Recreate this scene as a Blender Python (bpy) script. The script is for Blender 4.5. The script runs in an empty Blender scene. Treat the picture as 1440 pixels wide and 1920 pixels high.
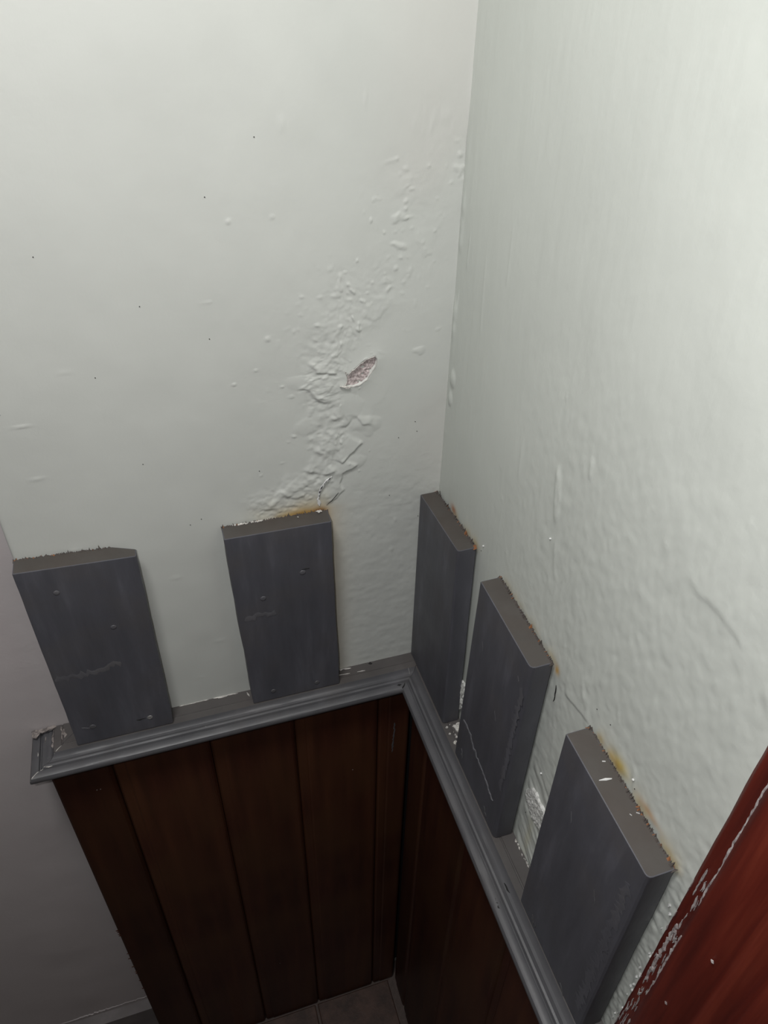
import bpy, bmesh, math, random
import numpy as np
from mathutils import Matrix, Vector

random.seed(7)
C = bpy.context.scene.collection
ZR = 0.8184                                   # height of the dado rail's top above the floor

# ------------------------------------------------------------------ camera
cam_d = bpy.data.cameras.new('camera')
cam = bpy.data.objects.new('camera', cam_d); C.objects.link(cam)
cam.rotation_mode = 'XYZ'
cam.location = (-0.2344, -0.5323, ZR + 0.6398)
cam.rotation_euler = (0.9147, -0.0189, -0.3106)
cam_d.sensor_fit = 'HORIZONTAL'; cam_d.sensor_width = 36.0
cam_d.lens = 36.0 * 1402.6 / 1440.0
cam_d.clip_start = 0.01
bpy.context.scene.camera = cam
# ------------------------------------------------------------------ world, lamp, exposure
w = bpy.data.worlds.new('world'); bpy.context.scene.world = w; w.use_nodes = True
bg = w.node_tree.nodes['Background']
bg.inputs[0].default_value = (0.9, 0.95, 1.0, 1); bg.inputs[1].default_value = 0.004
def point(name, loc, watts, radius, col):
    l = bpy.data.lights.new(name, 'POINT'); l.energy = watts; l.shadow_soft_size = radius; l.color = col
    o = bpy.data.objects.new(name, l); C.objects.link(o); o.location = loc
point('hanging_lamp', (-0.375, -0.40, ZR + 1.21), 21.3, 0.11, (1.0, 0.995, 0.98))   # round lamp hanging above the photographer
point('phone_flash', (-0.270, -0.53, ZR + 0.672), 4.7, 0.006, (1.0, 1.0, 1.0))      # the flash beside the lens
vs = bpy.context.scene.view_settings
bpy.context.scene.display_settings.display_device = 'sRGB'
vs.view_transform = 'Standard'; vs.look = 'None'; vs.gamma = 1.0; vs.use_curve_mapping = False
vs.exposure = 0.0

# ------------------------------------------------------------------ frames: s along the wall, d out of it, z up from the rail
SK = -0.0068
def FB(s, d, z): return (s, -d, z + ZR)
def FR(s, d, z): return (-d * math.cos(SK) + s * math.sin(SK), -s * math.cos(SK) - d * math.sin(SK), z + ZR)

# ------------------------------------------------------------------ numpy noise
_rng = np.random.default_rng(3)
_perm = _rng.permutation(4096).astype(np.int64)
_val = _rng.uniform(-1, 1, 4096)
def vnoise(x, y, seed=0):
    xi = np.floor(x).astype(np.int64); yi = np.floor(y).astype(np.int64)
    xf = x - xi; yf = y - yi
    u = xf * xf * xf * (xf * (xf * 6 - 15) + 10); v = yf * yf * yf * (yf * (yf * 6 - 15) + 10)
    def h(a, b): return _val[_perm[(_perm[(a + seed * 57) & 4095] + b) & 4095]]
    return (h(xi, yi) * (1 - u) + h(xi + 1, yi) * u) * (1 - v) + (h(xi, yi + 1) * (1 - u) + h(xi + 1, yi + 1) * u) * v
def fbm(x, y, seed=0, o=4):
    t = 0; a = 1.0; n = 0
    for i in range(o):
        t = t + a * vnoise(x * 2 ** i + 13.7 * i, y * 2 ** i - 7.1 * i, seed + i); n += a; a *= .5
    return t / n * 1.4
def sstep(a, b, x):
    t = np.clip((x - a) / (b - a), 0, 1); return t * t * (3 - 2 * t)
def seg_dist(S, Z, pts):
    """distance to a polyline, signed side of the nearest segment, and run along it"""
    best = np.full(S.shape, 1e9); side = np.zeros(S.shape); run = np.zeros(S.shape); acc = 0
    tot = sum(math.hypot(b[0] - a[0], b[1] - a[1]) for a, b in zip(pts[:-1], pts[1:]))
    for a, b in zip(pts[:-1], pts[1:]):
        dx, dz = b[0] - a[0], b[1] - a[1]; L = math.hypot(dx, dz)
        t = np.clip(((S - a[0]) * dx + (Z - a[1]) * dz) / (L * L), 0, 1)
        qx, qz = S - a[0] - t * dx, Z - a[1] - t * dz; d = np.hypot(qx, qz)
        m = d < best
        best = np.where(m, d, best); side = np.where(m, np.sign(dx * qz - dz * qx), side)
        run = np.where(m, (acc + t * L) / tot, run); acc += L
    return best, side, run
def inside_poly(S, Z, pts):
    ins = np.zeros(S.shape, bool)
    for (ax_, az_), (bx_, bz_) in zip(pts, pts[1:] + pts[:1]):
        if az_ == bz_: continue
        c = (az_ > Z) != (bz_ > Z)
        ins ^= c & (S < (bx_ - ax_) * (Z - az_) / (bz_ - az_) + ax_)
    return ins
def step_edge(S, Z, pts, h, fall=.014, sharp=.0012):
    """a flake: raised on the left of the polyline, ending in a crisp lip on it"""
    d, sd, run = seg_dist(S, Z, pts)
    sgn = d * sd
    return h * sstep(-sharp, sharp, sgn) * np.exp(-np.clip(sgn, 0, 1) / fall) * sstep(0, .15, run) * sstep(0, .15, 1 - run)
def blob(S, Z, s, z, r, h, ax=1.0, rot=0.0):
    c, n = math.cos(rot), math.sin(rot)
    u = ((S - s) * c + (Z - z) * n) / (r * ax); v = (-(S - s) * n + (Z - z) * c) / r
    q = np.clip(1 - u * u - v * v, 0, 1)
    return h * q ** .8

# ------------------------------------------------------------------ materials
def mat(name):
    m = bpy.data.materials.new(name); m.use_nodes = True
    nt = m.node_tree
    return m, nt, nt.nodes['Principled BSDF']
def N(nt, t, **kw):
    n = nt.nodes.new(t)
    for k, v in kw.items(): setattr(n, k, v)
    return n
def coords(nt, scale=(1, 1, 1)):
    tc = N(nt, 'ShaderNodeTexCoord'); mp = N(nt, 'ShaderNodeMapping')
    mp.inputs['Scale'].default_value = scale
    nt.links.new(tc.outputs['Object'], mp.inputs['Vector']); return mp.outputs['Vector']
def noise(nt, vec, scale, detail=4, rough=.55):
    n = N(nt, 'ShaderNodeTexNoise'); n.inputs['Scale'].default_value = scale
    n.inputs['Detail'].default_value = detail; n.inputs['Roughness'].default_value = rough
    nt.links.new(vec, n.inputs['Vector']); return n.outputs['Fac']
def ramp(nt, fac, stops):
    r = N(nt, 'ShaderNodeValToRGB'); e = r.color_ramp.elements
    while len(e) < len(stops): e.new(.5)
    for el, (p, c) in zip(e, stops): el.position = p; el.color = (*c, 1)
    nt.links.new(fac, r.inputs['Fac']); return r.outputs['Color']
def mixc(nt, a, b, fac, mode='MIX'):
    m = N(nt, 'ShaderNodeMix', data_type='RGBA', blend_type=mode)
    if isinstance(fac, (int, float)): m.inputs[0].default_value = fac
    else: nt.links.new(fac, m.inputs[0])
    for i, v in ((6, a), (7, b)):
        if isinstance(v, tuple): m.inputs[i].default_value = (*v, 1)
        else: nt.links.new(v, m.inputs[i])
    return m.outputs[2]
def bump(nt, b, h, strength, dist, prev=None):
    n = N(nt, 'ShaderNodeBump'); n.inputs['Strength'].default_value = strength; n.inputs['Distance'].default_value = dist
    nt.links.new(h, n.inputs['Height'])
    if prev is not None: nt.links.new(prev, n.inputs['Normal'])
    nt.links.new(n.outputs['Normal'], b.inputs['Normal']); return n.outputs['Normal']

def wall_mat(name, tint, streak, rough=.5, attr=True, fine=.25):
    m, nt, b = mat(name)
    v = coords(nt); vs_ = coords(nt, streak)
    lo = noise(nt, v, 9, 3)
    c = ramp(nt, lo, [(.35, tuple(x * .975 for x in tint)), (.65, tuple(min(1, x * 1.02) for x in tint))])
    if attr:
        a = N(nt, 'ShaderNodeAttribute', attribute_name='stain')
        c = mixc(nt, c, a.outputs['Color'], 1.0, 'MULTIPLY')
    nt.links.new(c, b.inputs['Base Color'])
    b.inputs['Roughness'].default_value = rough
    b.inputs['Specular IOR Level'].default_value = .3
    n1 = bump(nt, b, noise(nt, vs_, 60, 5), fine, .0012)
    bump(nt, b, noise(nt, v, 330, 4), .14, .0006, n1)
    return m
M_BACK = wall_mat('back_wall_paint', (.605, .618, .583), (1, 1, .35), fine=.15)
M_RIGHT = wall_mat('right_wall_paint', (.583, .606, .563), (1, 1.6, .16), fine=.2)
M_LEFT = wall_mat('left_wall_paint', (.56, .515, .515), (1, 1, 1), .6, False)

def grey_mat(name, base, brown, rough=.5, streak=(9, 9, 1.6), amt=.5, fine=.35):
    m, nt, b = mat(name)
    vst = coords(nt, streak); v = coords(nt)
    f1 = noise(nt, vst, 6, 5, .6); f2 = noise(nt, v, 16, 4)
    c = ramp(nt, f1, [(.3, tuple(x * .8 for x in base)), (.55, base), (.78, tuple(x * 1.45 for x in base))])
    sel = ramp(nt, f2, [(.48, (0, 0, 0)), (.68, (amt, amt, amt))])
    c = mixc(nt, c, brown, sel)
    nt.links.new(c, b.inputs['Base Color'])
    r = ramp(nt, f2, [(.3, (rough - .08,) * 3), (.7, (rough + .1,) * 3)])
    nt.links.new(r, b.inputs['Roughness'])
    n1 = bump(nt, b, noise(nt, vst, 22, 5, .65), fine, .0009)
    bump(nt, b, noise(nt, v, 120, 4), .18, .0006, n1)
    return m
M_BOARD = grey_mat('board_grey_paint', (.090, .090, .105), (.094, .086, .086))
M_BOARD2 = grey_mat('board_grey_paint_thin', (.118, .116, .128), (.13, .124, .128))
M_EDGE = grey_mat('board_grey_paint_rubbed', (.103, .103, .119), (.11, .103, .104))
M_END = grey_mat('end_grain_thin_paint', (.074, .066, .060), (.060, .047, .040), .6, (3, 3, 3), .8, .3)
M_RAIL = grey_mat('rail_grey_paint', (.098, .097, .104), (.088, .083, .084), .42, (3, 3, 3), .6, .15)
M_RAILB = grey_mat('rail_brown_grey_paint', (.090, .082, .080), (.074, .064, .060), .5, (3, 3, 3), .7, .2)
M_BASEB = grey_mat('baseboard_grey_paint', (.22, .20, .20), (.17, .15, .15), .6, (3, 3, 3), .6, .2)

def simple(name, col, rough=.6, metal=0.0, nscale=0, ncol=None, bs=0, bscale=200):
    m, nt, b = mat(name)
    b.inputs['Roughness'].default_value = rough; b.inputs['Metallic'].default_value = metal
    v = coords(nt)
    f = noise(nt, v, nscale or 60, 5, .65)
    c = ramp(nt, f, [(.38, ncol or tuple(x * .8 for x in col)), (.6, col)])
    nt.links.new(c, b.inputs['Base Color'])
    if bs: bump(nt, b, noise(nt, v, bscale, 5, .7), bs, .0015)
    return m
M_CHIP2 = simple('grey_white_scrape', (.50, .46, .45), .6, 0, 240, (.24, .19, .19), .3)
M_CHIP = simple('white_paint_chip', (.66, .64, .60), .5, 0, 200, (.40, .38, .36), .2)
M_DRIP = simple('white_paint_drip', (.78, .78, .77), .35)
M_PLASTER = simple('exposed_pink_plaster', (.66, .57, .56), .9, 0, 520, (.30, .245, .24), .3, 600)
M_ROUGHPL = simple('rough_white_plaster', (.80, .80, .77), .5, 0, 300, (.55, .55, .52), .8, 500)
M_WORN = simple('worn_grey_paint', (.17, .17, .185), .55, 0, 160, (.10, .099, .11), .3, 200)
M_SMEAR = simple('dried_filler_smear', (.33, .29, .27), .75, 0, 260, (.12, .105, .10), .3, 300)
M_STEEL = simple('bare_steel', (.55, .54, .53), .38, .7, 300)
M_SPLINT = simple('torn_dark_paint', (.075, .062, .055), .8)
M_RUSTF = simple('raw_orange_wood', (.24, .10, .04), .8)
M_BLACK = simple('dark_gap', (.015, .014, .014), .9)
M_SPECK = simple('grey_speck', (.07, .068, .06), .9)
M_GROUT = simple('tile_grout', (.125, .095, .085), .9, 0, 150, None, .4)

def wood_mat():
    m, nt, b = mat('varnished_mahogany')
    v = coords(nt, (5, 5, .35)); vb = coords(nt)
    oi = N(nt, 'ShaderNodeObjectInfo')
    g = noise(nt, v, 9, 7, .6)
    c = ramp(nt, g, [(.28, (.026, .0085, .0058)), (.5, (.052, .0165, .0100)), (.75, (.088, .031, .0155))])
    lo = noise(nt, vb, 7, 2)
    c = mixc(nt, c, (.075, .034, .0145), ramp(nt, lo, [(.42, (0, 0, 0)), (.66, (.65, .65, .65))]))
    hv = N(nt, 'ShaderNodeHueSaturation'); nt.links.new(c, hv.inputs['Color'])
    mr = N(nt, 'ShaderNodeMapRange'); mr.inputs[3].default_value = .8; mr.inputs[4].default_value = 1.25
    nt.links.new(oi.outputs['Random'], mr.inputs[0]); nt.links.new(mr.outputs[0], hv.inputs['Value'])
    nt.links.new(hv.outputs['Color'], b.inputs['Base Color'])
    b.inputs['Roughness'].default_value = .42; b.inputs['Specular IOR Level'].default_value = .3
    bump(nt, b, noise(nt, v, 40, 5), .12, .001)
    return m
M_WOOD = wood_mat()
def red_mat():
    m, nt, b = mat('red_gloss_paint')
    v = coords(nt, (14, 14, .7)); vb = coords(nt)
    c = ramp(nt, noise(nt, v, 7, 5), [(.3, (.062, .0085, .006)), (.55, (.12, .0165, .0095)), (.8, (.20, .036, .019))])
    nt.links.new(c, b.inputs['Base Color']); b.inputs['Roughness'].default_value = .38
    n1 = bump(nt, b, noise(nt, v, 26, 5), .3, .001)
    bump(nt, b, noise(nt, vb, 140, 3), .1, .0006, n1)
    return m
M_RED = red_mat()
M_TILE = simple('terracotta_tile', (.100, .056, .043), .55, 0, 30, (.050, .029, .023), .3, 120)

# ------------------------------------------------------------------ mesh helpers
def link(name, verts, faces, mats, parent=None, origin=None, smooth=False, fmat=None):
    o0 = Vector(origin) if origin is not None else Vector((0, 0, 0))
    me = bpy.data.meshes.new(name)
    me.from_pydata([tuple(Vector(v) - o0) for v in verts], [], faces)
    for m in (mats if isinstance(mats, (list, tuple)) else [mats]): me.materials.append(m)
    if fmat is not None: me.polygons.foreach_set('material_index', fmat)
    if smooth: me.polygons.foreach_set('use_smooth', [True] * len(me.polygons))
    me.update()
    o = bpy.data.objects.new(name, me); C.objects.link(o); o.location = o0
    if parent is not None:
        o.parent = parent; p = parent; base = Vector((0, 0, 0))
        while p is not None: base += p.location; p = p.parent
        o.location = o0 - base
    return o
def tag(o, label=None, cat=None, group=None, kind=None):
    for k, v in (('label', label), ('category', cat), ('group', group), ('kind', kind)):
        if v: o[k] = v
    return o
def recalc(o):
    bm = bmesh.new(); bm.from_mesh(o.data); bmesh.ops.recalc_face_normals(bm, faces=bm.faces); bm.to_mesh(o.data); bm.free()
def sheet(name, frame, S, Z, D, mat_, stain=None, parent=None):
    """a relief surface: a grid over s and z whose points stand D proud of the wall plane"""
    n, m = len(Z), len(S)
    SS, ZZ = np.meshgrid(S, Z)
    if frame is FB: P = np.stack([SS, -D, ZZ + ZR], -1)
    else: P = np.stack([-D * math.cos(SK) + SS * math.sin(SK), -SS * math.cos(SK) - D * math.sin(SK), ZZ + ZR], -1)
    idx = np.arange(n * m).reshape(n, m)
    F = np.stack([idx[:-1, :-1], idx[:-1, 1:], idx[1:, 1:], idx[1:, :-1]], -1).reshape(-1, 4)
    me = bpy.data.meshes.new(name)
    me.vertices.add(n * m); me.vertices.foreach_set('co', P.reshape(-1).astype(np.float32))
    me.loops.add(F.size); me.loops.foreach_set('vertex_index', F.reshape(-1).astype(np.int32))
    me.polygons.add(len(F)); me.polygons.foreach_set('loop_start', np.arange(0, F.size, 4, dtype=np.int32))
    me.polygons.foreach_set('use_smooth', np.ones(len(F), dtype=bool))
    me.update(calc_edges=True); me.validate()
    if stain is not None:
        a = me.attributes.new('stain', 'FLOAT_COLOR', 'POINT')
        col = np.concatenate([stain, np.ones((n, m, 1))], -1)
        a.data.foreach_set('color', col.reshape(-1).astype(np.float32))
    me.materials.append(mat_)
    o = bpy.data.objects.new(name, me); C.objects.link(o)
    if parent is not None: o.parent = parent
    return o
def prism(frame, ring, z0, z1):
    """ring of (s, d) extruded in z, closed caps"""
    k = len(ring)
    v = [frame(s, d, z0) for s, d in ring] + [frame(s, d, z1) for s, d in ring]
    f = [(i, (i + 1) % k, k + (i + 1) % k, k + i) for i in range(k)]
    f += [tuple(range(k))[::-1], tuple(range(k, 2 * k))]
    return v, f
def ragged(frame, pts, d, thick, amp=.0012, step=.0022, seed=0, dome=0.0):
    """an irregular flat scab of paint or plaster: outline pts in (s, z), standing from d to d+thick"""
    r = random.Random(seed); out = []
    for a, b in zip(pts, pts[1:] + pts[:1]):
        L = math.hypot(b[0] - a[0], b[1] - a[1]); n = max(1, int(L / step))
        for i in range(n):
            t = i / n; out.append((a[0] + (b[0] - a[0]) * t + r.uniform(-amp, amp), a[1] + (b[1] - a[1]) * t + r.uniform(-amp, amp)))
    cs = sum(p[0] for p in out) / len(out); cz = sum(p[1] for p in out) / len(out)
    k = len(out); v = []; f = []
    rings = [(1.0, 0.0), (.97, thick), (.72, thick * (1 + dome)), (.4, thick * (1 + dome))]
    for q, h in rings:
        for p in out: v.append(frame(cs + (p[0] - cs) * q, d + h * (1 + (r.uniform(-.35, .35) if h else 0)), cz + (p[1] - cz) * q))
    for j in range(len(rings) - 1):
        for i in range(k): f.append((j * k + i, j * k + (i + 1) % k, (j + 1) * k + (i + 1) % k, (j + 1) * k + i))
    v.append(frame(cs, d + thick * (1 + dome), cz)); last = (len(rings) - 1) * k
    for i in range(k): f.append((last + i, last + (i + 1) % k, len(v) - 1))
    return v, f
def ribbon(frame, pts, d, width, thick, seed=0, dfun=None):
    """a thin raised streak along a polyline in (s, z) with a varying width"""
    r = random.Random(seed); P = []
    for a, b in zip(pts[:-1], pts[1:]):
        L = math.hypot(b[0] - a[0], b[1] - a[1]); n = max(1, int(L / .0025))
        for i in range(n): P.append((a[0] + (b[0] - a[0]) * i / n, a[1] + (b[1] - a[1]) * i / n))
    P.append(pts[-1]); v = []; f = []
    for i, p in enumerate(P):
        a = P[max(0, i - 1)]; b = P[min(len(P) - 1, i + 1)]
        dx, dz = b[0] - a[0], b[1] - a[1]; L = math.hypot(dx, dz) or 1
        nx, nz = -dz / L, dx / L
        wd = width * (.25 if i in (0, len(P) - 1) else r.uniform(.55, 1.25)); dd = dfun(p) if dfun else d
        j = r.uniform(-.3, .3) * width
        for q, h in ((-.5, 0), (-.22, thick), (.22, thick), (.5, 0)):
            v.append(frame(p[0] + nx * (wd * q + j), dd + h, p[1] + nz * (wd * q + j)))
    for i in range(len(P) - 1):
        for k in range(3):
            a = i * 4 + k; f.append((a, a + 4, a + 5, a + 1))
    n = (len(P) - 1) * 4
    f += [(0, 1, 2, 3), (n + 3, n + 2, n + 1, n)]
    return v, f
def joinlists(parts):
    V, F = [], []
    for v, f in parts:
        o = len(V); V += v; F += [tuple(i + o for i in q) for q in f]
    return V, F

# ------------------------------------------------------------------ boards: corner data in (s, z) read for the front face
BOARDS = {
    1: dict(fr=FB, t=.0200, tl=(-.3753, .2285), tr=(-.2795, .2242), bl=(-.3752, .0004), br=(-.2825, .0004)),
    2: dict(fr=FB, t=.0200, tl=(-.2067, .2248), tr=(-.1108, .2236), bl=(-.2005, .0004), br=(-.1072, .0004)),
    3: dict(fr=FR, t=.0195, tl=(.0012, .2215), tr=(.0950, .2275), bl=(.0012, .0004), br=(.1015, .0004)),
    4: dict(fr=FR, t=.0200, tl=(.1425, .2358), tr=(.2330, .2325), bl=(.1366, .0004), br=(.2305, .0004)),
    5: dict(fr=FR, t=.0205, tl=(.2862, .2288), tr=(.3835, .2240), bl=(.2865, .0004), br=(.3850, .0004)),
}
# ------------------------------------------------------------------ wall_back
Sx = np.unique(np.round(np.concatenate([np.arange(-.372, -.19, .004), np.arange(-.19, -.098, .0011), np.arange(-.098, -.06, .0006), np.arange(-.06, .0045, .0011)]), 5))
edge_s = np.array([-.3762, -.3761, -.3757, -.3750, -.3738])
edge_d = np.array([-.0140, -.0022, -.0010, -.0003, 0.0])
Sx = np.concatenate([edge_s, Sx])
Zx = np.unique(np.round(np.concatenate([np.arange(-.82, -.02, .05), np.arange(-.02, .21, .002), np.arange(.21, .335, .0011), np.arange(.335, .378, .0006), np.arange(.378, .53, .0011), np.arange(.53, .70, .004), np.arange(.70, 1.66, .08)]), 5))
S, Z = np.meshgrid(Sx, Zx)
D = .00045 * fbm(S * 14, Z * 10, 1, 3) + .00012 * fbm(S * 60, Z * 40, 5, 3) + .00012 * sstep(-.13, -.09, S) * sstep(.33, .2, Z) * fbm(S * 170, Z * 190, 7, 3)
S0, Z0 = S, Z
S = S + .0042 * fbm(S0 * 55, Z0 * 55, 201, 3); Z = Z + .0042 * fbm(S0 * 55, Z0 * 55, 205, 3)
path = [(-.012, .52), (-.030, .495), (-.040, .465), (-.060, .435), (-.088, .408), (-.108, .375), (-.112, .345), (-.105, .315), (-.108, .285), (-.122, .255), (-.160, .236)]
pd, ps, pr = seg_dist(S, Z, path)
wid = .030 + .010 * np.sin(pr * 6) + .007 * fbm(S * 40, Z * 40, 9, 2)
band = sstep(wid, wid * .35, pd) * (.25 + .75 * sstep(.18, .45, pr))
pl = fbm(S * 58 + .6 * fbm(S * 30, Z * 30, 2, 2), Z * 66, 11, 3)
plate = sstep(-.12, .10, pl) * .55 + sstep(.18, .30, pl) * .6
soft = 1 - .55 * sstep(.36, .41, Z0)
D = D + soft * band * (.00055 * plate + .00050 * fbm(S * 150, Z * 150, 21, 3) + .00030 * fbm(S * 320, Z * 320, 23, 2))
cell = vnoise(S * 230, Z * 230, 31)
D = D + sstep(.55, .85, cell) * .0006 * sstep(.06, .0, pd) * sstep(.30, .36, Z) * sstep(.0, .25, fbm(S * 35, Z * 35, 33, 2) + .1)
# single flakes and blisters read off the photograph
flakes = [([(-.1235, .372), (-.116, .362), (-.104, .359), (-.096, .3575)], .0018), ([(-.128, .345), (-.117, .343), (-.110, .334), (-.100, .333)], .0015),
          ([(-.104, .3105), (-.095, .309), (-.090, .315), (-.083, .3155), (-.078, .307), (-.066, .303)], .0014), ([(-.105, .279), (-.096, .275), (-.086, .281), (-.0755, .293)], .0022),
          ([(-.131, .274), (-.118, .266), (-.108, .262), (-.101, .268)], .0016), ([(-.098, .244), (-.096, .2585), (-.087, .262), (-.080, .270)], .0016),
          ([(-.1105, .228), (-.100, .239), (-.094, .246)], .0014), ([(-.037, .462), (-.030, .451), (-.020, .449)], .0011), ([(-.076, .410), (-.064, .402), (-.052, .410)], .0013),
          ([(-.150, .252), (-.140, .243), (-.128, .246)], .0012), ([(-.052, .478), (-.044, .474)], .0008), ([(-.054, .492), (-.040, .499), (-.041, .510)], .0008)]
for p_, h in flakes: D = D + soft * step_edge(S, Z, p_, h * .7)
rb = random.Random(5)
for s_, z_, r_, h_, a_, o_ in [(-.066, .4075, .013, .0014, 1.6, .3), (-.108, .401, .016, .0014, 1.4, .2), (-.074, .3065, .009, .0022, 1.9, -.2), (-.093, .327, .012, .0016, 1.6, 0), (-.0915, .268, .012, .0022, 1.5, .5),
        (-.149, .247, .007, .0016, 1.6, .6), (-.158, .2405, .005, .0013, 1.5, .4), (-.026, .370, .0045, .0014, 1.2, .5), (-.012, .387, .003, .001, 1, 0), (-.128, .353, .009, .0012, 1.5, 0),
        (-.108, .243, .006, .0015, 1.6, .5), (-.124, .315, .008, .0012, 1.3, .6), (-.105, .297, .010, .0012, 1.5, .3)]:
    D = D + soft * blob(S, Z, s_, z_, r_, h_ * .36, a_, o_)
for i in range(110):
    t = rb.random(); k = min(9, int(t * 10)); a, b = path[k], path[k + 1]; u = rb.random()
    D = D + blob(S, Z, a[0] + (b[0] - a[0]) * u + rb.gauss(0, .016), a[1] + (b[1] - a[1]) * u + rb.gauss(0, .012), rb.uniform(.0007, .0019), rb.uniform(.0003, .0007))
S, Z = S0, Z0
low = sstep(-.105, -.085, S) * sstep(.26, .20, Z) * sstep(-.002, -.02, S)           # rippled paint low between the boards
D = D + low * .00011 * fbm(S * 60, Z * 190, 41, 3)
for i in range(26): D = D + blob(S, Z, rb.uniform(-.36, -.01), rb.uniform(.02, .6), rb.uniform(.0015, .003), rb.uniform(.0003, .0007))
# swelling around the hole, sunk in its middle
hole = [(-.0914, .3595), (-.0890, .3562), (-.0858, .3598), (-.0834, .3611), (-.0785, .3651), (-.0744, .3680), (-.0692, .3692), (-.0664, .3705), (-.0643, .3667), (-.0655, .3614), (-.0681, .3579), (-.0722, .3507), (-.0770, .3474), (-.0843, .3451), (-.0925, .3465), (-.0895, .3509), (-.0900, .3545)]
hd, hs, hr = seg_dist(S, Z, hole + hole[:1])
inside = inside_poly(S, Z, hole)
sg = np.where(inside, -hd, hd)
D = D + .0016 * np.exp(-np.clip(sg, 0, 1) / .008) * sstep(-.0012, .0004, sg) - .0016 * sstep(.0004, -.0012, sg)
# corner: paint filled round
D = D + .004 * np.exp(-np.clip(.004 - S, 0, 1) / .0022) * (.5 + .5 * vnoise(S * 0, Z * 25, 55))
k = len(edge_s); D[:, :k] = D[:, :k] * sstep(0, 4, np.arange(k))[None, :] + edge_d[None, :]
st = np.ones(S.shape + (3,))
def tint(st, m, col):
    return st * (1 - m[..., None]) + st * m[..., None] * np.array(col)
b2z = .2248 - (S + .2067) * .0125
up = Z - b2z
n1 = .6 + .6 * fbm(S * 55, Z * 55, 61, 3)
m = np.exp(-np.clip(up, 0, 1) / .0085) * sstep(-.2, -.15, S) * sstep(-.104, -.112, S) * np.clip(n1, 0, 1)
st = tint(st, .75 * m, (1.0, .84, .46))
m = np.exp(-((S + .1310) / .024) ** 2) * np.exp(-np.clip(up, 0, 1) / .0062)
st = tint(st, np.clip(.95 * m, 0, 1), (.82, .50, .16))
m = np.exp(-((S + .117) / .006) ** 2) * np.exp(-np.clip(up, 0, 1) / .003)
st = tint(st, np.clip(.9 * m, 0, 1), (.45, .22, .08))
m = sstep(.0, .5, fbm(S * 9, Z * 7, 71, 2)) * sstep(-.09, -.03, S)
st = tint(st, .7 * m, (1.015, .985, .985))
wall_back = sheet('wall_back', FB, Sx, Zx, D, M_BACK, st)
tag(wall_back, 'pale green-grey painted back wall with blistered paint beside the corner', 'wall', kind='structure')
def wd_back(p): return float(D[np.argmin(abs(Zx - p[1])), np.argmin(abs(Sx - p[0]))])

# exposed plaster in the hole (rough, pinkish) with the lifted lip of paint
hs_ = np.linspace(-.0965, -.0625, 70); hz_ = np.linspace(.3425, .3725, 62)
HS, HZ = np.meshgrid(hs_, hz_)
HD = -.0005 + .0003 * fbm(HS * 420, HZ * 420, 81, 3) - .0012 * sstep(.55, .8, vnoise(HS * 330, HZ * 330, 83))
hd2, hsd, _ = seg_dist(HS, HZ, hole + hole[:1])
HD = HD - .004 * sstep(.0005, .0022, np.where(inside_poly(HS, HZ, hole), -hd2, hd2))
o = sheet('exposed_plaster', FB, hs_, hz_, HD, M_PLASTER, None, wall_back)
tag(o, 'rough pinkish plaster where the paint has fallen away')
rim = []
r = random.Random(4)
for i, (a, b) in enumerate(zip(hole, hole[1:] + hole[:1])):
    rim.append(ribbon(FB, [a, ((a[0] + b[0]) / 2 + r.uniform(-.0006, .0006), (a[1] + b[1]) / 2 + r.uniform(-.0006, .0006)), b], .0012, .0011, .0006, i))
v, f = joinlists(rim)
tag(link('paint_lip', v, f, M_CHIP, wall_back), 'broken white edge of the paint around the hole')
v, f = ragged(FB, [(-.0965, .3478), (-.0915, .3470), (-.0872, .3452), (-.0900, .3446), (-.0940, .3462)], .0016, .0012, .0003, .001, 3)
link('paint_flake', v, f, M_CHIP, wall_back)
# crack above board 2: white torn line with black gaps
crack = [(-.1176, .2285), (-.1180, .2335), (-.1172, .2385), (-.1168, .2430), (-.1158, .2475), (-.1135, .2520), (-.1095, .2560), (-.1045, .2590)]
v, f = ribbon(FB, crack, 0, .0027, .0006, 8, lambda p: wd_back(p) + .0004)
tag(link('torn_crack', v, f, M_DRIP, wall_back), 'torn white crack in the paint')
parts = []
for i in range(30):
    j = r.randrange(2, len(crack) - 1); a, b = crack[j], crack[j + 1]; u = r.random() * .6
    p0 = (a[0] + (b[0] - a[0]) * u + r.uniform(-.0006, .0006), a[1] + (b[1] - a[1]) * u); p1 = (p0[0] + (b[0] - a[0]) * .35, p0[1] + (b[1] - a[1]) * .35)
    parts.append(ribbon(FB, [p0, p1], 0, .0008, .0003, i, lambda p: wd_back(p) + .0010))
parts.append(ribbon(FB, [(-.1105, .2275), (-.1060, .2320), (-.0990, .2400)], 0, .0007, .0002, 77, lambda p: wd_back(p) + .0002))
for s_, z_ in [(-.168, .276), (-.186, .50), (-.150, .535), (-.043, .288), (-.028, .302), (-.026, .292), (-.195, .4), (-.222, .236), (-.3, .47), (-.28, .38), (-.24, .43), (-.232, .232), (-.35, .36), (-.26, .30), (-.05, .226), (-.02, .195), (-.01, .17)]:
    parts.append(ragged(FB, [(s_ - .00042, z_), (s_, z_ - .00042), (s_ + .00042, z_), (s_, z_ + .0005)], wd_back((s_, z_)), .0003, .0001, .001, 1))
v, f = joinlists(parts)
tag(link('dark_speck', v, f, M_BLACK, wall_back), 'small dark specks and hairline gaps in the paint', kind='stuff')

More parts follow.
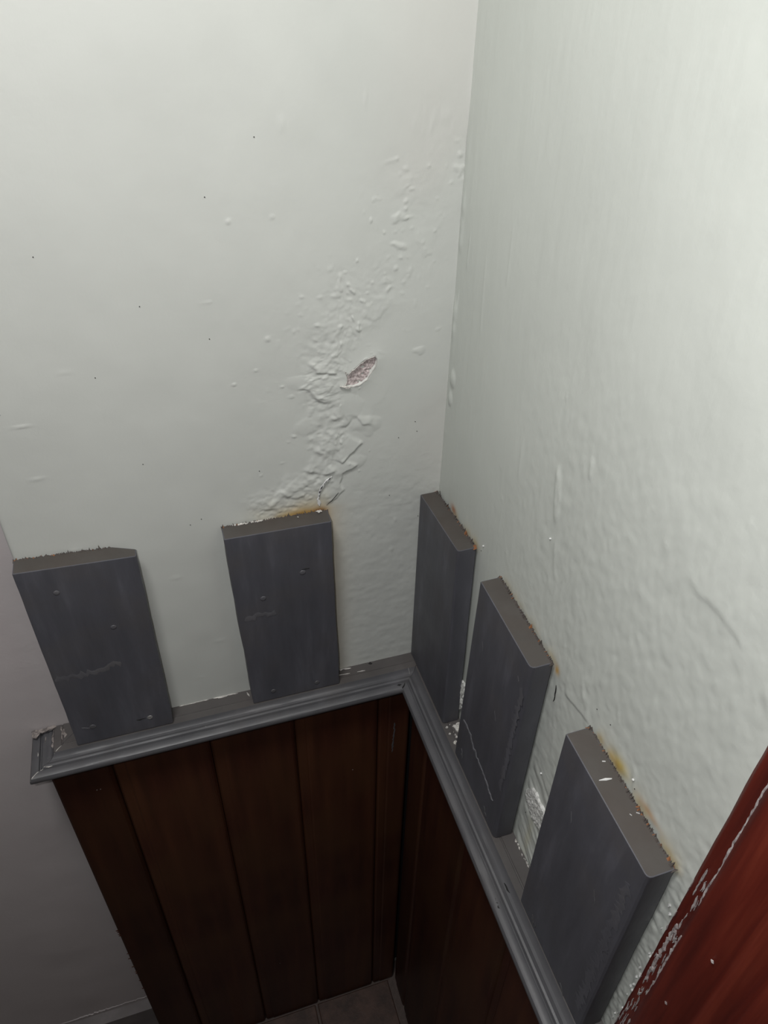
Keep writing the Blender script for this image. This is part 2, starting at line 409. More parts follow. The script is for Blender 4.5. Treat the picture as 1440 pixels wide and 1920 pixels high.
# ------------------------------------------------------------------ wall_right
Sy = np.unique(np.round(np.concatenate([np.arange(0, .03, .001), np.arange(.03, .42, .0014), np.arange(.42, 1.3, .05)]), 5))
Zy = np.unique(np.round(np.concatenate([np.arange(-.82, -.02, .05), np.arange(-.02, .26, .0014), np.arange(.26, .72, .002), np.arange(.72, 1.66, .08)]), 5))
S, Z = np.meshgrid(Sy, Zy)
D = .00045 * fbm(S * 12, Z * 6, 101, 3) + .00010 * fbm(S * 170, Z * 22, 103, 4)
peel = sstep(.10, .22, S) * sstep(.52, .34, Z)
D = D + (.25 + peel) * .00019 * fbm(S * 230, Z * 130, 105, 3)
D = D + sstep(.16, .3, S) * .0003 * fbm(S * 30, Z * 22, 107, 3)
near = sstep(.372, .386, S)
D = D + near * sstep(.30, .18, Z) * (.0010 * np.abs(fbm(S * 260, Z * 90, 109, 3)))
def RWp(px): return px
ridges = [([(.1884, .3753), (.192, .355), (.196, .338), (.1984, .3303)], .0016, .0020), ([(.190, .372), (.197, .352), (.1995, .332)], .0013, .0016), ([(.2015, .325), (.206, .305), (.211, .292)], .0009, .0014), ([(.086, .4986), (.0868, .474), (.0876, .4496)], .0007, .0009),
          ([(.05, .47), (.052, .43), (.055, .40)], .0006, .0009), ([(.14, .36), (.142, .33)], .0006, .001), ([(.021, .47), (.0195, .44)], .0008, .0010), ([(.008, .42), (.0065, .40)], .0010, .0012),
          ([(.222, .40), (.224, .385)], .0012, .0016), ([(.264, .255), (.272, .235)], .0008, .0014), ([(.33, .245), (.335, .225)], .0008, .0012), ([(.30, .27), (.306, .255)], .0007, .0012)]
for p_, h, w_ in ridges:
    dd, _, run = seg_dist(S, Z, p_)
    D = D + .6 * h * np.exp(-(dd / w_) ** 2) * sstep(0, .2, run) * sstep(0, .2, 1 - run)
D = D + step_edge(S, Z, [(.318, .392), (.3275, .3868), (.334, .3885), (.342, .389), (.354, .387), (.3645, .384)], .0007, .02, .0018)
D = D + step_edge(S, Z, [(.249, .219), (.268, .2235), (.2832, .2266)], .0008, .03, .0016)
D = D + step_edge(S, Z, [(.385, .47), (.379, .41), (.381, .375), (.392, .36)], .0008, .03, .004)
# corner edge lumps
lump = blob(S, Z, .011, .345, .0085, .0015, .7, 0) + blob(S, Z, .009, .325, .007, .0012, .7, 0)
D = D + lump + .0020 * np.exp(-((S - .0045) / .003) ** 2) * sstep(.60, .35, Z) * sstep(-.2, .6, fbm(S * 20, Z * 30, 111, 3))
# trowel ridges and ripples low between boards 4 and 5
gap = sstep(.232, .238, S) * sstep(.29, .282, S) * sstep(.14, .10, Z)
D = D + gap * .0010 * fbm((S * .55 + Z * .9) * 120, (S - Z) * 14, 113, 3)
for i in range(22): D = D + blob(S, Z, rb.uniform(.1, .36), rb.uniform(.24, .45), rb.uniform(.0012, .0026), rb.uniform(.0002, .0004), rb.uniform(.6, 1), 0)
st = np.ones(S.shape + (3,))
for b, amt in ((3, .6), (4, .45), (5, .8)):
    B = BOARDS[b]; tz = B['tl'][1] + (S - B['tl'][0]) * (B['tr'][1] - B['tl'][1]) / (B['tr'][0] - B['tl'][0])
    inr = sstep(B['tl'][0] - .004, B['tl'][0] + .01, S) * sstep(B['tr'][0] + .006, B['tr'][0] - .004, S)
    nn = np.clip(.35 + fbm(S * 70, Z * 20, 120 + b, 3), 0, 1)
    m = amt * inr * np.exp(-np.clip(Z - tz, 0, 1) / .0042) * sstep(-.01, 0, Z - tz) * nn
    st = tint(st, m, (1.0, .72, .32))
for s_, z_, rs, rz, a_, c_ in [(.318, .2305, .009, .006, .8, (.95, .68, .12)), (.236, .228, .003, .004, .9, (1, .55, .12)), (.352, .229, .010, .003, .6, (.95, .5, .2)), (.037, .226, .006, .004, .8, (.7, .25, .12)), (.25, .03, .004, .03, .35, (.9, .8, .5))]:
    st = tint(st, np.clip(a_ * np.exp(-((S - s_) / rs) ** 2 - ((Z - z_) / rz) ** 2), 0, 1), c_)
wall_right = sheet('wall_right', FR, Sy, Zy, D, M_RIGHT, st)
tag(wall_right, 'brush-streaked pale green wall on the right with rough paint patches', 'wall', kind='structure')
DR = D
def wd_right(p): return float(DR[np.argmin(abs(Zy - p[1])), np.argmin(abs(Sy - p[0]))])
# bare plaster patch between the boards next to the door frame
pp = [(.2320, .0720), (.2380, .0870), (.2470, .0925), (.2540, .0880), (.2680, .0890), (.2860, .0800), (.2860, .0560), (.2740, .0610), (.2620, .0600), (.2500, .0560), (.2400, .0610)]
ps_ = np.linspace(.229, .289, 90); pz_ = np.linspace(.050, .096, 70); PS, PZ = np.meshgrid(ps_, pz_)
pd_, psd, _ = seg_dist(PS, PZ, pp + pp[:1]); sgp = np.where(inside_poly(PS, PZ, pp), pd_, -pd_)
PD = -.004 + .0052 * sstep(-.001, .0018, sgp + .002 * fbm(PS * 160, PZ * 160, 131, 2)) + .0012 * np.abs(fbm(PS * 380, PZ * 300, 133, 3)) * sstep(-.001, .001, sgp)
o = sheet('bare_plaster', FR, ps_, pz_, PD, M_ROUGHPL, None, wall_right)
tag(o, 'rough bare plaster patch in the paint')
parts = [ragged(FR, [(.0985, .058), (.1035, .060), (.1075, .045), (.1060, .030), (.1010, .016), (.0985, .030)], .0006, .0016, .0014, .002, 21, .5)]
v, f = joinlists(parts); tag(link('bare_plaster', v, f, M_ROUGHPL, wall_right), 'crumbling white plaster in the narrow gap beside the corner board')
parts = []
for p0, p1, w_ in [((.2392, .2155), (.2408, .199), .0011), ((.0035, .2235), (.0045, .2165), .0012)]:
    parts.append(ribbon(FR, [p0, ((p0[0] + p1[0]) / 2 + .0004, (p0[1] + p1[1]) / 2), p1], 0, w_, .0004, 5, lambda p: wd_right(p) + .0002))
for s_, z_ in [(.285, .245), (.30, .248), (.100, .228), (.335, .23), (.24, .05)]:
    parts.append(ragged(FR, [(s_ - .00042, z_), (s_, z_ - .00042), (s_ + .00042, z_), (s_, z_ + .0005)], wd_right((s_, z_)), .0003, .0001, .001, 1))
v, f = joinlists(parts); tag(link('dark_speck', v, f, M_BLACK, wall_right), 'dark slits and specks in the paint', kind='stuff')
parts = []
for i in range(34):
    s_ = r.uniform(.388, .401); z_ = r.uniform(-.01, .22); q = r.uniform(.0004, .0010)
    parts.append(ragged(FR, [(s_ - q, z_), (s_, z_ - q * 1.8), (s_ + q, z_), (s_, z_ + q * 1.8)], wd_right((s_, z_)) - .0002, .0007, .0003, .001, i, .5))
for s_, z_ in [(.196, .318), (.103, .236), (.332, .236), (.247, .118), (.266, .14)]:
    parts.append(ragged(FR, [(s_ - .0008, z_), (s_, z_ - .0008), (s_ + .0008, z_), (s_, z_ + .0008)], wd_right((s_, z_)), .0006, .0002, .001, 2, .5))
v, f = joinlists(parts); tag(link('paint_spatter', v, f, M_DRIP, wall_right), 'white paint spatter on the wall', kind='stuff')

# ------------------------------------------------------------------ wall_left (set back behind the outer corner), floor, baseboard
LY = .0122
Sl = np.concatenate([np.arange(-1.6, -.75, .1), np.arange(-.75, -.3, .005)]); Zl = np.concatenate([np.arange(-.8184, 1.6, .012)])
SL, ZL = np.meshgrid(Sl, Zl)
DL = -LY + .0005 * fbm(SL * 18, ZL * 18, 141, 3)
wall_left = sheet('wall_left', FB, Sl, Zl, DL, M_LEFT)
tag(wall_left, 'lilac-grey painted wall set back at the far left', 'wall', kind='structure')
v, f = prism(FB, [(-1.6, -LY - .01), (-1.6, -.0005), (-.4105, -.0005), (-.4105, -LY - .01)], -.8184, -.690)
v2 = [FB(-1.6, -LY - .01, -.690), FB(-1.6, -.0005, -.690), FB(-.4105, -.0005, -.690), FB(-.4105, -LY - .01, -.690), FB(-1.6, -LY - .01, -.672), FB(-.4105, -LY - .01, -.672)]
v, f = joinlists([(v, f), (v2, [(1, 2, 5, 4), (0, 1, 4), (2, 3, 5)])])
bb = link('baseboard_left', v, f, M_BASEB); recalc(bb)
tag(bb, 'low grey skirting board at the foot of the lilac-grey wall', 'baseboard', kind='structure')
v, f = ribbon(FB, [(-.62, -.671), (-.55, -.6705), (-.5, -.6715), (-.46, -.671), (-.4115, -.672)], -LY - .0005, .006, .0012, 12)
link('paint_line', v, f, M_LEFT, bb)

fv = [(-1.6, -1.6, -.006), (.02, -1.6, -.006), (.02, .1, -.006), (-1.6, .1, -.006)]
floor = link('floor', fv + [(x, y, -.05) for x, y, z in fv], [(0, 1, 2, 3), (7, 6, 5, 4), (0, 4, 5, 1), (1, 5, 6, 2), (2, 6, 7, 3), (3, 7, 4, 0)], M_GROUT)
tag(floor, 'brown terracotta tile floor with pale joints', 'floor', kind='structure')
tile_me = None; TW, TH, G = .1265, .1265, .0042
def tile_mesh(sx, sy):
    q = .0016; hx, hy = sx / 2, sy / 2
    vv = [(-hx, -hy, -.0058), (hx, -hy, -.0058), (hx, hy, -.0058), (-hx, hy, -.0058), (-hx, -hy, -.0012), (hx, -hy, -.0012), (hx, hy, -.0012), (-hx, hy, -.0012),
          (-hx + q, -hy + q, 0), (hx - q, -hy + q, 0), (hx - q, hy - q, 0), (-hx + q, hy - q, 0)]
    ff = [(0, 1, 5, 4), (1, 2, 6, 5), (2, 3, 7, 6), (3, 0, 4, 7), (4, 5, 9, 8), (5, 6, 10, 9), (6, 7, 11, 10), (7, 4, 8, 11), (8, 9, 10, 11)]
    me = bpy.data.meshes.new('floor_tile'); me.from_pydata(vv, [], ff); me.materials.append(M_TILE); me.update(); return me
tile_me = tile_mesh(TW, TH)
for i in range(5):
    for j in range(5):
        x = -.0345 - G / 2 - TW / 2 - i * (TW + G); y = -.0260 - TH / 2 - j * (TH + G)
        t = bpy.data.objects.new('floor_tile', tile_me); C.objects.link(t); t.parent = floor
        t.location = (x + .0 * j, y, r.uniform(-.0004, .0002)); t.rotation_euler = (r.uniform(-.003, .003), r.uniform(-.003, .003), math.pi / 2 * r.randrange(4))

# ------------------------------------------------------------------ wainscot planks
WD = .0236; ZT = -.0128; ZB = -.8182
def plank_ring(s0, s1, d0=.004, d1=WD, grooves=True, bead=.0026):
    g = .0003
    a, b = s0 + g, s1 - g
    return [(a, d0), (b, d0), (b, d1 - .0036), (b - .0012, d1 - .0020), (b - bead, d1 - .0006), (b - bead - .002, d1), (a + .0135, d1), (a + .0115, d1 - .0010), (a + .0100, d1 - .0008), (a + bead, d1 - .0009), (a + .0012, d1 - .0020), (a, d1 - .0036)]
wains = link('trim_3', *prism(FB, [(-.374, .0006), (-.004, .0006), (-.004, .0034), (-.374, .0034)], ZB + .02, ZT - .01), M_BLACK, None, (-.2, 0, 0))
recalc(wains); tag(wains, 'dark varnished plank wainscot below the rail on the back wall', 'wainscot', kind='structure')
edges = [-.351, -.2515, -.1600, -.0630, -.0238]
for a, b in zip(edges[:-1], edges[1:]):
    o = link('plank', *prism(FB, plank_ring(a, b), ZB, ZT), M_WOOD, wains, FB((a + b) / 2, .01, ZB)); recalc(o)
ring = [(-.4092, -LY + .0016), (-.3775, -LY + .0016), (-.3775, .004), (-.3517, .004), (-.3517, WD - .005), (-.3529, WD - .003), (-.3552, WD - .0006), (-.357, WD), (-.4065, WD), (-.4085, WD - .0012), (-.4092, WD - .004)]
o = link('plank', *prism(FB, ring, ZB, ZT), M_WOOD, wains, FB(-.38, .01, ZB)); recalc(o)
o['label'] = 'end plank wrapping round the outer corner'
parts = []
for i in range(11):
    z_ = r.uniform(-.56, -.37); q = r.uniform(.0006, .0019)
    parts.append(ragged(FB, [(-.4095 - q * .8, z_), (-.4065, z_ - q), (-.4045, z_), (-.4070, z_ + q)], WD - .001, .0008, .0005, .002, i))
v, f = joinlists(parts); tag(link('torn_edge', v, f, M_WOOD, wains), kind='stuff')
v, f = ribbon(FB, [(-.0434, -.0884), (-.0437, -.105), (-.0447, -.125), (-.0452, -.1452)], WD + .0000, .0021, .0003, 3)
tag(link('grey_smear', v, f, M_RAIL, wains), 'short grey paint smear on the plank')
parts = [ragged(FB, [(s_ - .0006, z_), (s_, z_ - .0006), (s_ + .0006, z_), (s_, z_ + .0006)], WD, .0003, .0002, .001, 1) for s_, z_ in [(-.372, -.073), (-.3685, -.073), (-.215, -.62), (-.095, -.16)]]
v, f = joinlists(parts); tag(link('pale_fleck', v, f, M_SMEAR, wains), kind='stuff')
wr = link('trim_4', *prism(FR, [(.004, .0006), (.3975, .0006), (.3975, .0034), (.004, .0034)], ZB + .02, ZT - .01), M_BLACK, None, (0, -.2, 0))
recalc(wr); tag(wr, 'dark varnished plank wainscot below the rail on the right wall', 'wainscot', kind='structure')
edges = [.0240, .0745, .1850, .2850, .3850, .3978]
for a, b in zip(edges[:-1], edges[1:]):
    o = link('plank', *prism(FR, plank_ring(a, b) if b - a > .03 else [(a + .0007, .004), (b - .0007, .004), (b - .0007, WD), (a + .0007, WD)], ZB, ZT), M_WOOD, wr, FR((a + b) / 2, .01, ZB)); recalc(o)

# ------------------------------------------------------------------ dado rail, mitred at both corners
PROF = [(0.0, -.0126), (0.0, 0.0), (.0122, 0.0), (.0128, -.0009), (.0136, -.0010), (.0142, -.0003), (.0208, -.0005), (.0214, -.0016), (.0226, -.0040), (.0246, -.0056), (.0272, -.0058), (.0288, -.0048), (.0306, -.0041), (.0324, -.0046), (.0336, -.0070), (.0345, -.0070), (.0352, -.0046), (.0364, -.0041), (.0402, -.0046), (.0422, -.0056), (.0434, -.0078), (.0436, -.0100), (.0430, -.0118), (.0415, -.0126)]
def sweep(pa, pb, frame_pts):
    """pa(d), pb(d): the two ends of the run of the profile point at depth d"""
    k = len(PROF); NS = 24; v = []; f = []
    rr = random.Random(hash(frame_pts) % 99)
    for j in range(NS + 1):
        t = j / NS
        for d, z in PROF:
            a, b = pa(d), pb(d)
            wob = 0 if d < .002 or z < -.012 else rr.uniform(-.00012, .00012)
            v.append((a[0] + (b[0] - a[0]) * t, a[1] + (b[1] - a[1]) * t, ZR + z + wob))
    for j in range(NS):
        for i in range(k):
            f.append((j * k + i, j * k + (i + 1) % k, (j + 1) * k + (i + 1) % k, (j + 1) * k + i))
    f += [tuple(range(k)), tuple(range(NS * k, NS * k + k))[::-1]]
    return v, f
XL = -.3764
def P2(fr, s, d): q = fr(s, d, 0); return (q[0], q[1])
OFF = .0016     # clear of the lumpy paint
v, f = sweep(lambda d: (XL - d, -d - .0), lambda d: (-d - .0003, -d - .0), 11)
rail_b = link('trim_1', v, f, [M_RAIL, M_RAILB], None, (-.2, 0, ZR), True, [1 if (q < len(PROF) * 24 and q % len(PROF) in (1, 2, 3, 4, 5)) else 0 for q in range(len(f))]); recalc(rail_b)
tag(rail_b, 'grey moulded dado rail along the back wall', 'rail', kind='structure')
v, f = sweep(lambda d: (XL - d - .0004, -d), lambda d: (XL - d - .0004, LY - .0008), 12)
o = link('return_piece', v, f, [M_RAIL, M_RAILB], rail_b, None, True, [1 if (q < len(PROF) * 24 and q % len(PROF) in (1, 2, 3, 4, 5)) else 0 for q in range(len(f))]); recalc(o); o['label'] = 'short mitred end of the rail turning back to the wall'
v, f = sweep(lambda d: P2(FR, d + .0003, d), lambda d: P2(FR, .3985, d), 13)
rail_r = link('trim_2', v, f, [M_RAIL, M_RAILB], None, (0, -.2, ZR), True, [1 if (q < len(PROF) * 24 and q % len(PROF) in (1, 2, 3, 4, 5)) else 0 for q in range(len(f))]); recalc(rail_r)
tag(rail_r, 'grey moulded dado rail along the right wall', 'rail', kind='structure')
for o in (rail_b, rail_r) + tuple(rail_b.children):
    bm = bmesh.new(); bm.from_mesh(o.data)
    for e in bm.edges:
        if len(e.link_faces) == 2 and e.calc_face_angle(0) > math.radians(32): e.smooth = False
    bm.to_mesh(o.data); bm.free()
# marks lying on top of the rail (frame: x, y on the rail's top)
def FT(x, d, y): return (x, y, ZR + d)
def railtop(x, y):
    """height of the rail's top at a point"""
    d = -y if x > XL and -y < -x else (-x if x > XL else XL - x)
    if x <= XL: d = max(XL - x, -y)
    for (d0, z0), (d1, z1) in zip(PROF[1:-1], PROF[2:]):
        if d0 <= d <= d1: return z0 + (z1 - z0) * (d - d0) / max(d1 - d0, 1e-6)
    return 0
def topribbon(pts, w_, th, sd): return ribbon(FT, pts, 0, w_, th, sd, lambda p: railtop(*p) + .0001)
parts = [topribbon([(-.4195, -.0428), (-.4110, -.0350), (-.4065, -.0315)], .0009, .0004, 1), topribbon([(-.4060, -.0325), (-.3995, -.0325)], .0012, .0004, 2), topribbon([(-.3975, -.0215), (-.3905, -.0145)], .0007, .0003, 3), topribbon([(-.4130, -.0135), (-.4128, -.0185)], .0014, .0004, 4), topribbon([(-.4190, -.030), (-.4192, -.034)], .0010, .0004, 5)]
v, f = joinlists(parts); tag(link('white_scrape', v, f, M_CHIP, rail_b), 'white scrapes along the mitre')
parts = [ragged(FT, [(-.4185, .0108), (-.4180, .0025), (-.4145, .0012), (-.4110, .0060), (-.4040, .0070), (-.3960, .0090), (-.3955, .0112)], .0001, .0008, .0008, .002, 31),
         topribbon([(-.3985, .0100), (-.3990, .0020), (-.3982, -.0065), (-.3990, -.0130)], .0030, .0004, 7), topribbon([(-.3908, .0100), (-.3905, .0), (-.3900, -.0080)], .0014, .0005, 8),
         topribbon([(-.3885, .0050), (-.3870, -.0060)], .0030, .0003, 9), topribbon([(-.4065, .004), (-.4072, -.004)], .0012, .0003, 10)]
v, f = joinlists(parts); tag(link('filler_smear', v, f, M_SMEAR, rail_b), 'dried pale filler smeared over the bare end of the rail')
parts = [topribbon([(-.1060, -.0085), (-.0990, -.0092), (-.0930, -.0098)], .0010, .0003, 1), topribbon([(-.1045, -.0010), (-.0985, -.0018), (-.090, -.003)], .0024, .0003, 2), topribbon([(-.0850, -.0100), (-.0760, -.0105)], .0011, .0004, 3), topribbon([(-.0290, -.0205), (-.0286, -.0250)], .0012, .0004, 4), topribbon([(-.205, -.003), (-.2035, -.009)], .0018, .0004, 5), topribbon([(-.228, -.0015), (-.235, -.002)], .0012, .0003, 6), topribbon([(-.245, -.0005), (-.275, -.0005)], .0009, .0004, 61), topribbon([(-.214, -.0008), (-.240, -.0008)], .0014, .0005, 62), topribbon([(-.2525, -.0300), (-.2515, -.0310)], .0012, .0004, 63)]
v, f = joinlists(parts); tag(link('white_scrape', v, f, M_CHIP, rail_b), 'white paint scrapes on the rail')
v, f = joinlists([ragged(FT, [(-.0700, -.0020), (-.0675, -.0045), (-.0655, -.0030), (-.0675, -.0005)], .0001, .0003, .0004, .001, 4), ragged(FT, [(-.0480, -.0375), (-.0455, -.0390), (-.0430, -.0375), (-.0455, -.0360)], -.0040, .0003, .0004, .001, 5), topribbon([(-.0445, -.0430), (-.0385, -.0365)], .0016, .0003, 6)])
tag(link('dark_chip', v, f, M_BLACK, rail_b), 'dark chips at the inside mitre')
# right rail: crumbling white line against the wall, dark chips in the groove
parts = []
for i in range(26):
    y = -.234 - .036 * r.random() - .002; x = -.0032 - .10 * (abs(y) - .234) * 0 + r.uniform(-.0005, .0005); q = r.uniform(.0003, .0008)
    parts.append(ragged(FT, [(x - q, y), (x, y - q * 2), (x + q, y), (x, y + q * 2)], .0001, .0006, .0003, .001, i, .6))
for i in range(20):
    y = -.1035 - .028 * r.random(); x = -.006 - .012 * r.random(); q = r.uniform(.0004, .0018)
    parts.append(ragged(FT, [(x - q, y), (x, y - q), (x + q, y), (x, y + q)], .0001, .0008, .0003, .001, i, .6))
parts.append(ragged(FT, [(-.0025, -.105), (-.0105, -.106), (-.0105, -.113), (-.0060, -.118), (-.0025, -.116)], .0001, .0012, .0007, .002, 9, .4))
v, f = joinlists(parts); tag(link('plaster_crumbs', v, f, M_CHIP, rail_r), 'white plaster crumbs on the rail', kind='stuff')
v, f = joinlists([topribbon([(-.0345, -.2690), (-.0342, -.2730), (-.0335, -.2770)], .0016, .0002, 3), topribbon([(-.0270, -.2665), (-.0262, -.2760)], .0026, .0002, 4), ragged(FT, [(-.0410, -.2765), (-.0375, -.2790), (-.0385, -.2880), (-.0415, -.2850)], -.0047, .0003, .0006, .001, 6)])
tag(link('dark_chip', v, f, M_BLACK, rail_r), 'dark chips where the paint is knocked off')

# ------------------------------------------------------------------ the five boards
def make_board(b, label, bev_near=.0016, chamf=None, front=M_BOARD, back_cut=0):
    B = BOARDS[b]; fr, t = B['fr'], B['t']; d0 = .0024
    org = fr((B['bl'][0] + B['br'][0]) / 2, t / 2, 0)
    bm = bmesh.new()
    q = {}
    for k in ('bl', 'br', 'tr', 'tl'):
        s, z = B[k]
        q[k, 1] = bm.verts.new(Vector(fr(s, t, z)) - Vector(org)); q[k, 0] = bm.verts.new(Vector(fr(s, d0, z + (.0006 if k[0] == 't' else 0))) - Vector(org))
    order = ['bl', 'br', 'tr', 'tl']
    bm.faces.new([q[k, 1] for k in order]); bm.faces.new([q[k, 0] for k in order[::-1]])
    top = None
    if back_cut:      # the back edge on the right is cut away at a slant
        for k in ('br', 'tr'):
            s, z = B[k]; q[k, 2] = bm.verts.new(Vector(fr(s, .0105, z + (.0004 if k == 'tr' else 0))) - Vector(org)); q[k, 0].co += Vector(fr(-back_cut, 0, 0)) - Vector(fr(0, 0, 0))
    for a, c in zip(order, order[1:] + order[:1]):
        ring_ = [q[a, 1]] + ([q[a, 2]] if (a, 2) in q else []) + ([q[a, 0]] if not ((a, 2) in q and (c, 2) in q) else []) + ([q[c, 0]] if not ((a, 2) in q and (c, 2) in q) else []) + ([q[c, 2]] if (c, 2) in q else []) + [q[c, 1]]
        fc = bm.faces.new(ring_)
        if (a, 2) in q and (c, 2) in q: bm.faces.new([q[a, 2], q[a, 0], q[c, 0], q[c, 2]])
        if a == 'tr': top = fc
    bmesh.ops.recalc_face_normals(bm, faces=bm.faces)
    top.material_index = 1
    near = [e for e in bm.edges if {v for v in e.verts} == {q['br', 1], q['tr', 1]}]
    rest = [e for e in bm.edges if e not in near and not all(v in (q['bl', 0], q['br', 0], q['tl', 0], q['tr', 0]) for v in e.verts)]
    tops = [e for e in bm.edges if {v for v in e.verts} in ({q['tl', 1], q['tr', 1]},)]
    near = [e for e in bm.edges if e.is_valid and near and e in near]
    bmesh.ops.bevel(bm, geom=near, offset=bev_near, segments=3 if bev_near > .002 else 2, affect='EDGES', profile=.5)
    sharp = [e for e in bm.edges if len(e.link_faces) == 2 and e.calc_face_angle(0) > math.radians(60)]
    bmesh.ops.bevel(bm, geom=sharp, offset=.0008, segments=2, affect='EDGES', profile=.5)
    # chew the long edges a little: subdivide upright edges and push the points about
    longe = [e for e in bm.edges if e.calc_length() > .12]
    bmesh.ops.subdivide_edges(bm, edges=longe, cuts=22, use_grid_fill=True)
    rr = random.Random(b)
    ax = Vector(fr(1, 0, 0)) - Vector(fr(0, 0, 0))
    nrm = Vector(fr(0, 1, 0)) - Vector(fr(0, 0, 0))
    for v_ in bm.verts:
        z = v_.co.z
        if .01 < z < .215:
            wv = float(fbm(np.array([z * 28 + b * 9.1]), np.array([(v_.co.dot(ax)) * 8]), 7, 3)[0])
            v_.co += ax * wv * (.0006 if b != 2 else .0011)
            v_.co += nrm * .0002 * wv
    me = bpy.data.meshes.new('wooden_board'); bm.to_mesh(me); bm.free()
    me.materials.append(front); me.materials.append(M_END)
    for p_ in me.polygons:
        p_.use_smooth = True
    o = bpy.data.objects.new('wooden_board', me); C.objects.link(o); o.location = org
    md = o.modifiers.new('wn', 'WEIGHTED_NORMAL'); md.keep_sharp = True
    bm = bmesh.new(); bm.from_mesh(me)
    for e in bm.edges:
        if len(e.link_faces) == 2 and e.calc_face_angle(0) > math.radians(28): e.smooth = False
    bm.to_mesh(me); bm.free()
    tag(o, label, 'board', 'short grey boards standing on the dado rail')
    # torn paint and splinters along the top back edge
    parts, orange = [], []
    s0, s1 = B['tl'][0], B['tr'][0] - back_cut; n = 120
    for i in range(n):
        u = (i + rr.random()) / n; s = s0 + (s1 - s0) * u; z = B['tl'][1] + (B['tr'][1] - B['tl'][1]) * u
        h = rr.uniform(.0002, .0019) * (2.2 if rr.random() < .1 else 1); wq = rr.uniform(.0004, .0016); lean = rr.uniform(-.0018, .0018)
        vv = [fr(s - wq, d0 + .003, z - .0006), fr(s + wq, d0 + .003, z - .0006), fr(s + wq * .6, d0 - .0004, z - .0004), fr(s - wq * .6, d0 - .0004, z - .0004), fr(s + lean, d0 - .0006 + rr.uniform(0, .0016), z + .0004 + h)]
        (orange if (rr.random() < (.11 if b > 2 else .05)) else parts).append((vv, [(0, 1, 4), (1, 2, 4), (2, 3, 4), (3, 0, 4), (3, 2, 1, 0)]))
    v, f = joinlists(parts); k = link('torn_edge', v, f, M_SPLINT, o); tag(k, 'ragged dark paint along the back of the top end', kind='stuff')
    if orange:
        v, f = joinlists(orange); k = link('splinters', v, f, M_RUSTF, o); tag(k, 'raw orange splinters at the top end', kind='stuff')
    return o
def screw(board, b, s, z, rad=.0030, m=None, dome=.0004, cross=False, label=None):
    B = BOARDS[b]; fr, t = B['fr'], B['t']; v = []; f = []; k = 12
    rings = [(1.0, -.0006), (1.0, dome * .4), (.8, dome), (.35, dome * 1.15)]
    for q, h in rings:
        for i in range(k):
            a = 2 * math.pi * i / k; rr = rad * q
            if cross and q < .5: rr = rad * (.62 if i % 3 == 0 else .22); 
            v.append(fr(s + rr * math.cos(a), t + h, z + rr * math.sin(a)))
    for j in range(len(rings) - 1):
        for i in range(k): f.append((j * k + i, j * k + (i + 1) % k, (j + 1) * k + (i + 1) % k, (j + 1) * k + i))
    v.append(fr(s, t + (dome * 1.15 if not cross else -.0004), z))
    for i in range(k): f.append(((len(rings) - 1) * k + i, (len(rings) - 1) * k + (i + 1) % k, len(v) - 1))
    o = link('screw', v, f, m or M_RAIL, board, None, not cross)
    if label: o['label'] = label
    return o
def scuff(board, b, pts, w_, th, sd, m=None, name='scuff', label=None):
    B = BOARDS[b]
    v, f = ribbon(B['fr'], pts, B['t'] + .00012, w_, th, sd); o = link(name, v, f, m or M_BOARD2, board)
    if label: o['label'] = label
    return o
b1 = make_board(1, 'grey painted board at the outer rail end, one bare steel screw near its foot', back_cut=.019)
screw(b1, 1, -.3031, .0177, .0028, M_STEEL, .0008, True, 'bare steel cross-head screw')
screw(b1, 1, -.3562, .0233, .0032); screw(b1, 1, -.3481, .2008, .0026, M_BOARD2); screw(b1, 1, -.3125, .1491, .0026, M_BOARD2)
scuff(b1, 1, [(-.3735, .0985), (-.352, .0975), (-.330, .1000), (-.315, .1040)], .0075, .00012, 1, None, 'paint_run', 'faint lapped ridge of paint across the board')
scuff(b1, 1, [(-.316, .0178), (-.307, .0176)], .0016, .0003, 2, M_BLACK, 'scratch'); scuff(b1, 1, [(-.366, .0255), (-.359, .0225)], .0012, .0003, 4, M_BOARD2)
b2 = make_board(2, 'grey painted board under the rust stain and torn crack of the back wall')
for s_, z_ in [(-.14, .1698), (-.1787, .147), (-.1787, .0132), (-.1321, .0104)]: screw(b2, 2, s_, z_, .0028, M_BOARD2 if z_ > .1 else M_RAIL)
scuff(b2, 2, [(-.198, .122), (-.190, .1255), (-.178, .1270), (-.168, .1245)], .0065, .00014, 5, None, 'paint_run')
scuff(b2, 2, [(-.1405, .1735), (-.1335, .1740)], .0010, .0003, 6, M_BLACK, 'scratch')
b3 = make_board(3, 'grey painted board tucked into the inside corner of the two walls', bev_near=.0028)
scuff(b3, 3, [(.066, .196), (.067, .188)], .0009, .0003, 7); scuff(b3, 3, [(.072, .060), (.0735, .045)], .0009, .0002, 8); scuff(b3, 3, [(.05, .075), (.0508, .063)], .0009, .0002, 9)
b4 = make_board(4, 'grey painted board, pale slanting ridge low on its front, beside the corner board', bev_near=.0042)
scuff(b4, 4, [(.1460, .0640), (.1600, .0640), (.1700, .0560), (.1850, .0520), (.1975, .0500), (.2100, .0430), (.2185, .0420)], 0.0052, .0006, 10, M_WORN, 'paint_ridge', 'pale slanting ridge of torn paint')
scuff(b4, 4, [(.1495, .0245), (.1525, .0180), (.1530, .0120)], .0024, .0004, 11, M_RAIL); scuff(b4, 4, [(.2060, .0150), (.2095, .0090)], .0020, .0004, 12, M_RAIL); screw(b4, 4, .2098, .0073, .0028)
